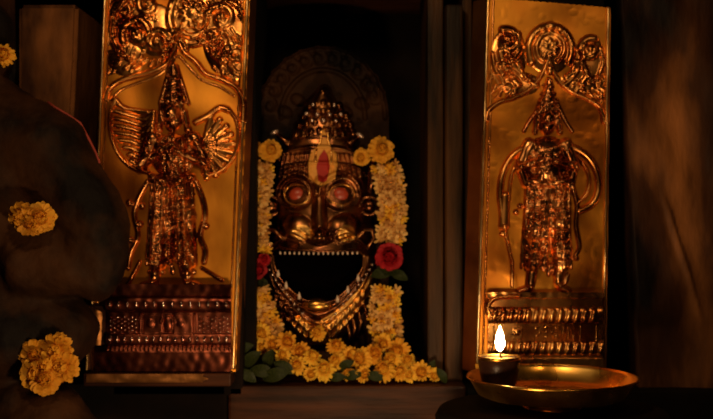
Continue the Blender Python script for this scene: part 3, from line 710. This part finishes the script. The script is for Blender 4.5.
# side ornaments
for x, y, a in ((275, 133, -.5), (360, 136, .6)):
    bm = bmesh.new(); add_ball(bm, mp(x, y, 0, 10), (.010, .006, .005), 12, 8, Quaternion((0, 1, 0), a)); pass
    hb = bmesh.new(); add_tube(hb, [mp(x + (26 if x < 320 else -26), y + 14, 0, 2), mp(x + (12 if x < 320 else -12), y + 10, 0, 7), mp(x, y, 0, 9)], [.012, .009, .004], 10)
    hn = link('horn', bm_mesh(hb, 'horn'), M['mask'], mk)
    link('horn_tip', bm_mesh(bm, 'horn_tip'), M['silver'], hn)
for x, sx in ((272, -1), (369, 1)):
    bm = bmesh.new()
    add_tube(bm, [mp(x + 9 * math.cos(t), 206 + 9 * math.sin(t), 0, 16) for t in [6.283 * i / 20 for i in range(21)]], .0042, 8, False)
    add_ball(bm, mp(x, 206, 0, 15), (.012, .006, .012), 12, 8)
    for i in range(8): add_ball(bm, mp(x + 9 * math.cos(i * .785), 206 + 9 * math.sin(i * .785), 0, 18), .0034, 6, 5)
    link('ear_ornament', bm_mesh(bm, 'ear_ornament'), M['mask'], mk)
    bm = bmesh.new(); add_tube(bm, [mp(x + sx * 1, 152, 0, 8), mp(x + sx * 3, 168, 0, 14), mp(x + sx * 2, 184, 0, 14), mp(x, 198, 0, 12)], [.004, .0085, .0085, .004], 10)
    link('ear', bm_mesh(bm, 'ear'), M['mask'], mk)
    bm = bmesh.new(); add_tube(bm, [mp(320.5 + sx * 34, 240, 0, 30), mp(320.5 + sx * 44, 230, 0, 28), mp(320.5 + sx * 51, 229, 0, 24), mp(320.5 + sx * 53, 238, 0, 22), mp(320.5 + sx * 46, 248, 0, 26)], [.004, .0045, .004, .004, .005], 8)
    link('whisker_curl', bm_mesh(bm, 'whisker_curl'), M['mask'], mk)
for k, (x, y) in enumerate([(352, 312), (358, 306), (364, 301), (370, 296), (347, 319), (284, 312), (278, 304)]):
    sx = 1 if x > 320 else -1
    bm = bmesh.new(); add_tube(bm, [mp(x, y, 0, 16), mp(x + sx * 3, y + 14, 0, 17), mp(x - sx * 1, y + 30, 0, 13)], [.003, .0036, .0012], 7)
    link('beard_strand', bm_mesh(bm, 'beard_strand'), M['mask'], mk)
for sx in (-1, 1):
    for k in range(12):
        t = k / 11; x = 320 + sx * (52 - 40 * t ** 1.1); y = 264 + 52 * t
        bm = bmesh.new(); add_ball(bm, mp(x, y, .8), .0028, 8, 6); link('bead', bm_mesh(bm, 'bead'), M['silver'], mk)
g = MF(); ii = inside(g.X, g.Y, [(320, 318), (332, 311), (346, 300), (358, 288), (366, 276), (373, 274), (372, 290), (360, 306), (345, 324), (332, 342), (308, 344), (296, 330), (288, 316), (300, 312), (312, 320)])
g.H = faceH + .5; g.build('gilded_jaw', M['maskgold'], mk, MY, keep=ii & silhouette)
g = MF(); g.H = faceH + .4
for x, y, a, b in ((303, 232, 11, 8), (347, 233, 9, 9)):
    g.build('cheek_gold_glint', M['maskgold'], mk, MY, keep=((g.X - x) / a) ** 2 + ((g.Y - y) / b) ** 2 < 1)  # gold patches paint the glints on the cheeks
place_base(mk)

# ------------------------------------------------------------------ flowers
def flower_mesh(name, layers, seed, width=.2, mat=None, ruffle=.12):
    """unit-radius bloom facing +Z, every petal its own folded blade"""
    r = random.Random(seed); bm = bmesh.new()
    for (n, rad, elev, ln) in layers:
        off = r.random() * 6
        for k in range(n):
            a = off + 2 * math.pi * k / n + r.uniform(-.12, .12); e = math.radians(elev + r.uniform(-9, 9)); L = ln * r.uniform(.85, 1.1)
            w_ = width * r.uniform(.8, 1.15); rows = []
            for i, t in enumerate((0, .35, .7, .92, 1.0)):
                ee = e + t * t * math.radians(30) * (1 if elev > 35 else -.6)
                rr_ = rad + L * t * math.cos(ee); zz = L * t * math.sin(ee) + .06
                ww = w_ * (.35, .85, 1.0, .7, .15)[i]
                ca, sa = math.cos(a), math.sin(a)
                row = []
                for s_ in (-1, 0, 1):
                    x = rr_ * ca - s_ * ww * sa; y = rr_ * sa + s_ * ww * ca
                    row.append(bm.verts.new((x, y, zz + (abs(s_) * .06) + r.uniform(-ruffle, ruffle) * .25)))
                rows.append(row)
            for p_, q_ in zip(rows, rows[1:]):
                for s_ in (0, 1): bm.faces.new((p_[s_], p_[s_ + 1], q_[s_ + 1], q_[s_]))
    add_ball(bm, (0, 0, .12), (.30, .30, .42), 10, 7)
    me = bpy.data.meshes.new(name); bm.to_mesh(me); bm.free(); smooth(me)
    me.materials.append(mat); return me
CH = [(13, .12, -5, .86), (14, .14, 16, .84), (14, .14, 36, .78), (13, .12, 54, .76), (10, .08, 68, .74), (7, .03, 82, .70)]
chrys = [flower_mesh('chrysanthemum', CH, s_, .16, M['yellow']) for s_ in (1, 2, 3)]
mari = [flower_mesh('marigold', [(20, .2, -10, .78), (20, .22, 12, .76), (18, .2, 34, .74), (16, .16, 52, .74), (12, .1, 68, .72), (8, .03, 82, .70)], s_, .2, M['marigold']) for s_ in (4, 5)]
rose = flower_mesh('red_flower', [(13, .3, 0, .66), (13, .28, 30, .66), (12, .22, 52, .66), (10, .14, 66, .66), (7, .05, 80, .66)], 9, .27, M['red'])
jas = [flower_mesh('blossom', [(6, .05, 10, .95), (5, .03, 50, .7)], s_, .28, M['cream']) for s_ in (11, 12, 13)]
jasy = [flower_mesh('blossom', [(7, .05, 15, .95), (5, .03, 55, .7)], s_, .24, M['yellow']) for s_ in (14, 15)]
def face_q(rx=0, rz=0, spin=0):
    return (Quaternion((0, 0, 1), rz) @ Quaternion((1, 0, 0), math.radians(90) + rx) @ Quaternion((0, 0, 1), spin))
def put_flower(name, me, px, py, y, rpx, rx=0, rz=0, label=None, cat='flower', group=None, parent=None):
    o = bpy.data.objects.new(name, me); COL.objects.link(o)
    o.location = P(px, py, y); o.rotation_mode = 'QUATERNION'; o.rotation_quaternion = face_q(rx, rz, random.uniform(0, 6.28))
    s_ = rpx * (D + y) / F; o.scale = (s_, s_, s_)
    if parent is not None: o.parent = parent
    else: tag(o, label, cat, group)
    return o

# garlands: a string with blossoms knotted round it
def garland(label, path, wpx, pitch, y, nmax=96, arr=None, rb=4.6, yel=.15):
    root = thing('flower_garland', label, 'garland', 'garlands of small cream blossoms')
    pts = [P(px, py, y + .012) for px, py in path]
    tube_obj('string', pts, .0016, M['string'], root, 6)
    n = 0; L = [(Vector(b) - Vector(a)).length for a, b in zip(path, path[1:])]; tot = sum(L); d = 2.0
    while d < tot and n < nmax:
        q = d
        for (a, b), l in zip(zip(path, path[1:]), L):
            if q <= l: break
            q -= l
        t = q / l; c = Vector(a).lerp(Vector(b), t); dr = (Vector(b) - Vector(a)).normalized(); nr = Vector((dr.y, -dr.x))
        for s_ in wpx:
            if n >= nmax: break
            j = c + nr * (s_ + random.uniform(-1.2, 1.2)) + dr * random.uniform(-1.5, 1.5)
            yy = y - .010 * max(0, 1 - abs(s_) / 14) + random.uniform(-.003, .003)
            me = random.choice(jasy if random.random() < yel else jas)
            put_flower('blossom', me, j.x, j.y, yy, rb * random.uniform(1.1, 1.6), random.uniform(-.6, .5), -s_ * .05 + random.uniform(-.4, .4), parent=root); n += 1
        d += pitch
    place_base(root); return root
GY = .118
garland('cream blossom garland hanging right of the mask, above the round red flower', [(384, 166), (391, 190), (392, 215), (389, 244)], (-10, -3, 4, 11), 5.6, GY)
garland('cream blossom garland hanging left of the mask, above the darker red flower', [(262, 164), (258, 190), (256, 215), (257, 252)], (-9, -2, 5, 10), 6, GY)
garland('orange-cream garland end right of the mask, below the round red flower', [(388, 288), (386, 310), (388, 332), (392, 345)], (-14, -6, 2, 10), 6, GY - .01, yel=.35)
garland('orange-cream garland end left of the mask, against the left panel edge', [(256, 290), (260, 308), (266, 326), (274, 344)], (-10, -3, 4, 11), 6.4, GY - .02, yel=.4)

G1 = 'marigolds beside the brow of the mask'
put_flower('marigold', mari[0], 381, 150, .105, 14, -.2, .1, 'yellow marigold at the right brow, on top of the right garland')
put_flower('marigold', mari[1], 362, 157, .12, 9.5, .2, -.3, 'smaller yellow marigold tucked between mask brow and right garland')
put_flower('marigold', mari[0], 270, 151, .108, 12, -.3, .3, 'yellow marigold at the left brow of the mask, nearest its forehead')
put_flower('marigold', mari[1], 256, 150, .12, 9, .2, .6, 'yellow marigold at the left brow, touching the left panel edge')
put_flower('red_flower', rose, 389, 257, .10, 15.5, -.1, .1, 'large round deep red flower right of the open mouth')
put_flower('red_flower', rose, 256, 269, .095, 12, .1, .5, 'dark red flower left of the mouth, half hidden by the panel edge')
put_flower('red_flower', rose, 264, 260, .10, 7, -.5, .2, 'small red flower peeping above the dark red flower left of the mouth')

heap = [  # px, py, depth y, radius px, words
 (246, 331, .08, 8, 'small yellow bloom topmost at the left end of the heap, by the panel'),
 (262, 333, .08, 9, 'yellow bloom at the left end of the heap, second from the panel'),
 (272, 344, .07, 8, 'yellow bloom over the dark leaves, left of the chin'),
 (286, 342, .06, 10, 'peach-yellow bloom high in the heap, just left of the chin'),
 (283, 356, .05, 8, 'pale yellow bloom low beside the left leaves'),
 (318, 334, .055, 8, 'bright pale yellow bloom resting on the chin of the mask'),
 (301, 351, .05, 9, 'golden bloom below and left of the chin'),
 (297, 366, .03, 9, 'golden bloom at the front sill edge, left of the pointed one'),
 (312, 358, .035, 9, 'golden bloom in the middle of the heap under the chin'),
 (324, 371, .015, 11, 'large bright yellow bloom at the front edge under the chin'),
 (336, 347, .055, 9, 'orange-yellow bloom right of the chin'),
 (337, 362, .035, 9, 'yellow bloom in front, right of the large bright one'),
 (350, 354, .05, 8, 'small yellow bloom between chin and the bright right pair'),
 (361, 359, .035, 11, 'bright yellow bloom, left one of the pair right of centre'),
 (373, 354, .045, 10, 'bright yellow bloom, right one of the pair right of centre'),
 (363, 374, .015, 8, 'pale bloom lying lowest under the bright pair'),
 (384, 372, .02, 11, 'full yellow bloom at the front edge below the right garland'),
 (401, 373, .03, 8.5, 'peach-tinged bloom at the front edge below the right garland'),
 (383, 343, .08, 9, 'orange bloom high in the heap touching the right garland'),
 (399, 350, .07, 11, 'rounded golden bloom at the foot of the right garland'),
 (392, 360, .05, 9, 'golden bloom between the front row and right garland foot'),
 (407, 361, .055, 8, 'golden bloom on the right shoulder of the heap'),
 (420, 371, .03, 10, 'yellow bloom standing apart near the right end of the heap'),
 (410, 376, .02, 7, 'small yellow bloom wedged left of the bloom that stands apart'),
 (435, 375, .035, 7, 'greenish bloom last on the right of the heap'),
 (348, 374, .02, 7, 'small yellow bloom low at the front edge, beneath dark leaves'),
 (310, 374, .02, 7, 'small golden bloom low left of the large bright one'),
 (262, 347, .085, 7, 'dull yellow bloom behind the left leaves')]
for i, (px, py, y, r, lb) in enumerate(heap):
    put_flower('chrysanthemum', chrys[i % 3], px, py, y, r * 1.12, random.uniform(-.7, .1), random.uniform(-.4, .4), lb, 'flower', 'yellow flowers heaped under the mask')
# leaves
def leaf_mesh(seed):
    r = random.Random(seed); bm = bmesh.new(); rows = []
    for i in range(9):
        t = i / 8; wd = .26 * math.sin(math.pi * min(1, t * .97 + .02)) ** .8; z = .18 * math.sin(t * 2.6) 
        rows.append([bm.verts.new((t - .5, -wd, z + .09 * wd * 3)), bm.verts.new((t - .5, 0, z)), bm.verts.new((t - .5, wd, z + .09 * wd * 3))])
    for a, b in zip(rows, rows[1:]):
        for s_ in (0, 1): bm.faces.new((a[s_], a[s_ + 1], b[s_ + 1], b[s_]))
    me = bpy.data.meshes.new('leaf'); bm.to_mesh(me); bm.free(); smooth(me); me.materials.append(M['leaf']); return me
lm = leaf_mesh(1)
leaves = [(244, 349, .05, 22, 20, 'topmost leaf against the left panel edge'), (252, 360, .04, 26, 40, 'broad leaf leaning right at the left end of the heap'), (262, 372, .025, 26, -10, 'leaf lying flat at the left front corner of the sill'), (247, 376, .02, 22, -35, 'pale leaf touching the foot of the left panel'),
 (276, 376, .02, 28, 15, 'long leaf on the sill, left of the yellow blooms'), (284, 368, .03, 24, -30, 'leaf pointing down beside the golden blooms'), (270, 360, .05, 24, 70, 'upright leaf in the middle of the left leaves'), (346, 366, .03, 20, 30, 'dark leaf between the centre blooms'), (353, 376, .012, 20, 10, 'leaf at the front edge right of the large bright bloom'), (375, 377, .012, 20, -15, 'leaf under the bright yellow pair'),
 (337, 378, .008, 18, 5, 'short leaf at the front edge, under the centre'), (391, 341, .10, 18, 60, 'leaf behind the foot of the right garland'), (432, 368, .05, 18, 70, 'upright leaf behind the greenish bloom at the right end'), (441, 376, .03, 18, -60, 'last leaf at the right end of the heap'), (383, 274, .12, 26, 10, 'dark leaf under the round red flower'), (398, 276, .12, 22, -25, 'right leaf under the round red flower'), (253, 284, .13, 22, 25, 'dark leaf under the left red flower'), (262, 283, .12, 18, -40, 'second leaf under the left red flower')]
for px, py, y, L, ang, lb in leaves:
    o = bpy.data.objects.new('leaf', lm); COL.objects.link(o); o.location = P(px, py, y)
    o.rotation_mode = 'QUATERNION'; o.rotation_quaternion = Quaternion((0, 1, 0), -math.radians(ang)) @ Quaternion((1, 0, 0), math.radians(70)); s_ = L * S; o.scale = (s_, s_, s_)
    tag(o, 'green ' + lb, 'leaf', 'green leaves among the flowers')

# ------------------------------------------------------------------ brass plate, lamp and their stone stand
QY = -.25; kq = (D + QY) / F; pcx, zr = W(552, QY), Zp(376.5, QY)
R = 84.5 * kq
pl = thing('brass_plate', 'shallow round polished brass plate with a rolled rim, on the dark stone block', 'plate')
zb = zr - .032
prof = [(0, zb), (R * .50, zb), (R * .82, zb + .0005), (R * .89, zb + .006), (R * .965, zr - .004), (R * .975, zr), (R, zr + .0008), (R * 1.004, zr - .001), (R * .985, zr - .0035), (R * .965, zr - .007), (R * .88, zb + .002), (R * .81, zb - .0022), (0, zb - .0022)]
lathe_obj('dish', prof, (pcx, QY, 0), M['brass'], pl, 96)
tr_ = [(R * .993 * math.cos(a), R * .993 * math.sin(a)) for a in [6.2832 * i / 96 for i in range(97)]]
bm = bmesh.new(); add_tube(bm, [(pcx + x, QY + y, zr - .0008) for x, y in tr_], .0026, 8, False); link('rolled_rim', bm_mesh(bm, 'rolled_rim'), M['brass'], pl)
lathe_obj('foot_ring', [(R * .30, zb - .0022), (R * .32, zb - .018), (R * .34, zb - .020), (R * .345, zb - .023), (R * .30, zb - .023), (R * .28, zb - .018), (R * .26, zb - .0022)], (pcx, QY, 0), M['brass'], pl, 48)
place_base(pl)
zt = zb - .0235
bm = bmesh.new()
add_lathe(bm, [(0, zt), (.185, zt), (.200, zt - .004), (.207, zt - .016), (.203, zt - .06), (.19, zt - .10), (.17, zt - .13), (.17, .12), (.22, .06), (.24, 0), (0, 0)], (pcx, QY, 0), 56)
st = tag(link('stone_pedestal', bm_mesh(bm, 'stone_pedestal'), M['black']), 'round black stone pedestal carrying the brass plate', 'pedestal')

lx, ly = W(499, QY - .02), QY - .02
zl = Zp(357, ly); zbl = zb + .0006; h = zl - zbl
lm_ = thing('oil_lamp', 'small dark oil lamp bowl with a burning flame, standing in the brass plate', 'lamp')
rl = 20.5 * kq
lathe_obj('bowl', [(0, zbl), (rl * .55, zbl), (rl * .62, zbl + .004), (rl * .82, zbl + h * .35), (rl * .97, zbl + h * .75), (rl, zl), (rl * .96, zl + .001), (rl * .92, zl - .002), (rl * .8, zl - .010), (0, zl - .012)], (lx, ly, 0), M['clay'], lm_, 48)
lathe_obj('rim', [(rl * .93, zl - .001), (rl * .95, zl + .0016), (rl * 1.03, zl + .0016), (rl * 1.04, zl - .001), (rl * 1.0, zl - .004)], (lx, ly, 0), M['brass'], lm_, 48)
lathe_obj('oil', [(0, zl - .0025), (rl * .92, zl - .0025), (rl * .92, zl - .004), (0, zl - .005)], (lx, ly, 0), M['oil'], lm_, 40)
fx = W(500, ly); fz = Zp(351, ly)
tube_obj('wick', [(fx + .004, ly + .006, zl - .004), (fx + .001, ly + .002, zl + .002), (fx, ly, fz + .004)], [.0026, .0024, .0018], M['wick'], lm_, 8)
m, nt, b = new_mat('flame'); N, L_ = nt.nodes, nt.links
tc = N.new('ShaderNodeTexCoord'); sp = N.new('ShaderNodeSeparateXYZ'); L_.new(tc.outputs['Generated'], sp.inputs[0])
rp = N.new('ShaderNodeValToRGB'); L_.new(sp.outputs[2], rp.inputs[0]); e = rp.color_ramp.elements
e[0].position = 0; e[0].color = (1, .45, .10, 1); e[1].position = 1; e[1].color = (1, .55, .16, 1)
x_ = e.new(.25); x_.color = (1, .82, .5, 1); x_ = e.new(.6); x_.color = (1, .86, .55, 1)
em = N.new('ShaderNodeEmission'); em.inputs[1].default_value = 110; L_.new(rp.outputs[0], em.inputs[0]); L_.new(em.outputs[0], N['Material Output'].inputs[0])
H_ = Zp(325, ly) - fz
fl = lathe_obj('flame', [(0, fz - .001), (.0035, fz + H_ * .03), (.0072, fz + H_ * .18), (.0082, fz + H_ * .33), (.0068, fz + H_ * .52), (.004, fz + H_ * .74), (.0016, fz + H_ * .92), (0, fz + H_)], (fx, ly, 0), m, lm_, 24)
place_base(lm_)


# ------------------------------------------------------------------ dark stone statue at the left, with offered flowers
def stone_figure():
    bm = bmesh.new()
    def E(px, py, y, rx, ry, rz, rot=0): add_ball(bm, P(px, py, y - .035), (rx * S, ry * S, rz * S), 24, 16, Quaternion((0, 1, 0), rot))
    def C(a, b, ra, rb, n=9):
        A, B = P(a[0], a[1], a[2] - .035), P(b[0], b[1], b[2] - .035)
        for i in range(n):
            t = i / (n - 1); add_ball(bm, A.lerp(B, t), (ra + (rb - ra) * t) * S, 16, 12)
    E(-34, 44, -.10, 44, 44, 56)                   # head
    E(-24, 190, -.10, 88, 62, 110)                 # torso
    C((-10, 134, -.10), (44, 152, -.14), 50, 42)   # shoulder
    C((46, 154, -.14), (94, 224, -.155), 41, 33)   # upper arm, hanging close to the body
    C((94, 224, -.155), (94, 272, -.155), 33, 27)
    E(44, 236, -.12, 60, 44, 46)
    C((94, 266, -.15), (26, 268, -.18), 28, 25)    # forearm laid across the belly
    E(20, 268, -.12, 92, 40, 30)
    E(-30, 330, -.10, 120, 70, 60)                 # lap
    C((-20, 430, -.12), (46, 430, -.16), 52, 44)   # knee
    C((46, 430, -.16), (74, 480, -.16), 44, 46)
    E(-10, 490, -.13, 130, 70, 80)
    me = bm_mesh(bm, 'stone_statue'); o = link('body', me, M['stone'])
    md = o.modifiers.new('r', 'REMESH'); md.mode = 'VOXEL'; md.voxel_size = .007; md.use_smooth_shade = True
    ms = o.modifiers.new('s', 'SMOOTH'); ms.iterations = 10; ms.factor = .6
    tx = bpy.data.textures.new('worn', 'CLOUDS'); tx.noise_scale = .06; tx.noise_depth = 3
    dm = o.modifiers.new('d', 'DISPLACE'); dm.texture = tx; dm.strength = .022; dm.mid_level = .5; dm.texture_coords = 'LOCAL'
    return o
fig = thing('stone_statue', 'dark seated stone statue at the left edge, yellow flowers laid on it', 'statue')
bd = stone_figure(); bd.parent = fig
dg = bpy.context.evaluated_depsgraph_get(); bvh = BVHTree.FromObject(bd, dg)
def on_body(px, py):
    """point of the statue's surface seen in this direction, so the offerings really lie on the stone"""
    o = Vector((0, -D, ZC)); d = (P(px, py, 0) - o).normalized(); h = bvh.ray_cast(o, d)
    return h
pts = []
for px, py in ((64, 90), (70, 96), (78, 106), (87, 118), (96, 132), (103, 146), (108, 156)):
    for q in range(30):
        h = on_body(px - q, py + q * .8)
        if h[0] is not None: pts.append(h[0] + h[1] * .001); break
if len(pts) > 2: tube_obj('shoulder_lit_rim', pts, .0024, M['lit_rim'], fig, 8)  # red tube added to draw the lit rim along the shoulder
place_base(fig)
for i, (px, py, r, me, lb) in enumerate(((33, 221, 22, mari[0], 'yellow flower laid in the crook of the dark statue arm'), (48, 361, 28, mari[1], 'large ragged yellow flower on the statue lap, lowest at left'), (2, 61, 12, chrys[0], 'small yellow flower at the statue head, top left corner'))):
    h = on_body(px + 5, py - 3)
    p = h[0] + h[1] * .004 if h[0] is not None else P(px, py, -.05)
    root = thing('offered_flower', lb, 'flower', 'yellow flowers laid on the dark statue')
    kk = (D + p.y) / F * r
    for j in range({0: 3, 1: 6, 2: 1}[i]):
        o = bpy.data.objects.new('flower_head', me); COL.objects.link(o); o.parent = root
        dx, dy = {0: [(-8, -1), (8, 0), (0, 3)], 1: [(-12, -6), (8, -12), (14, 4), (-10, 10), (2, 2), (-1, 14)], 2: [(0, 0)]}[i][j]
        sc_ = kk * {0: .72, 1: .60, 2: 1}[i]
        o.location = p + Vector((dx * S, -.030 - .004 * j, -dy * S)); o.rotation_mode = 'QUATERNION'; o.rotation_quaternion = face_q(random.uniform(-.3, .3), random.uniform(-.3, .4), j); o.scale = (sc_, sc_, sc_)
    place_base(root)
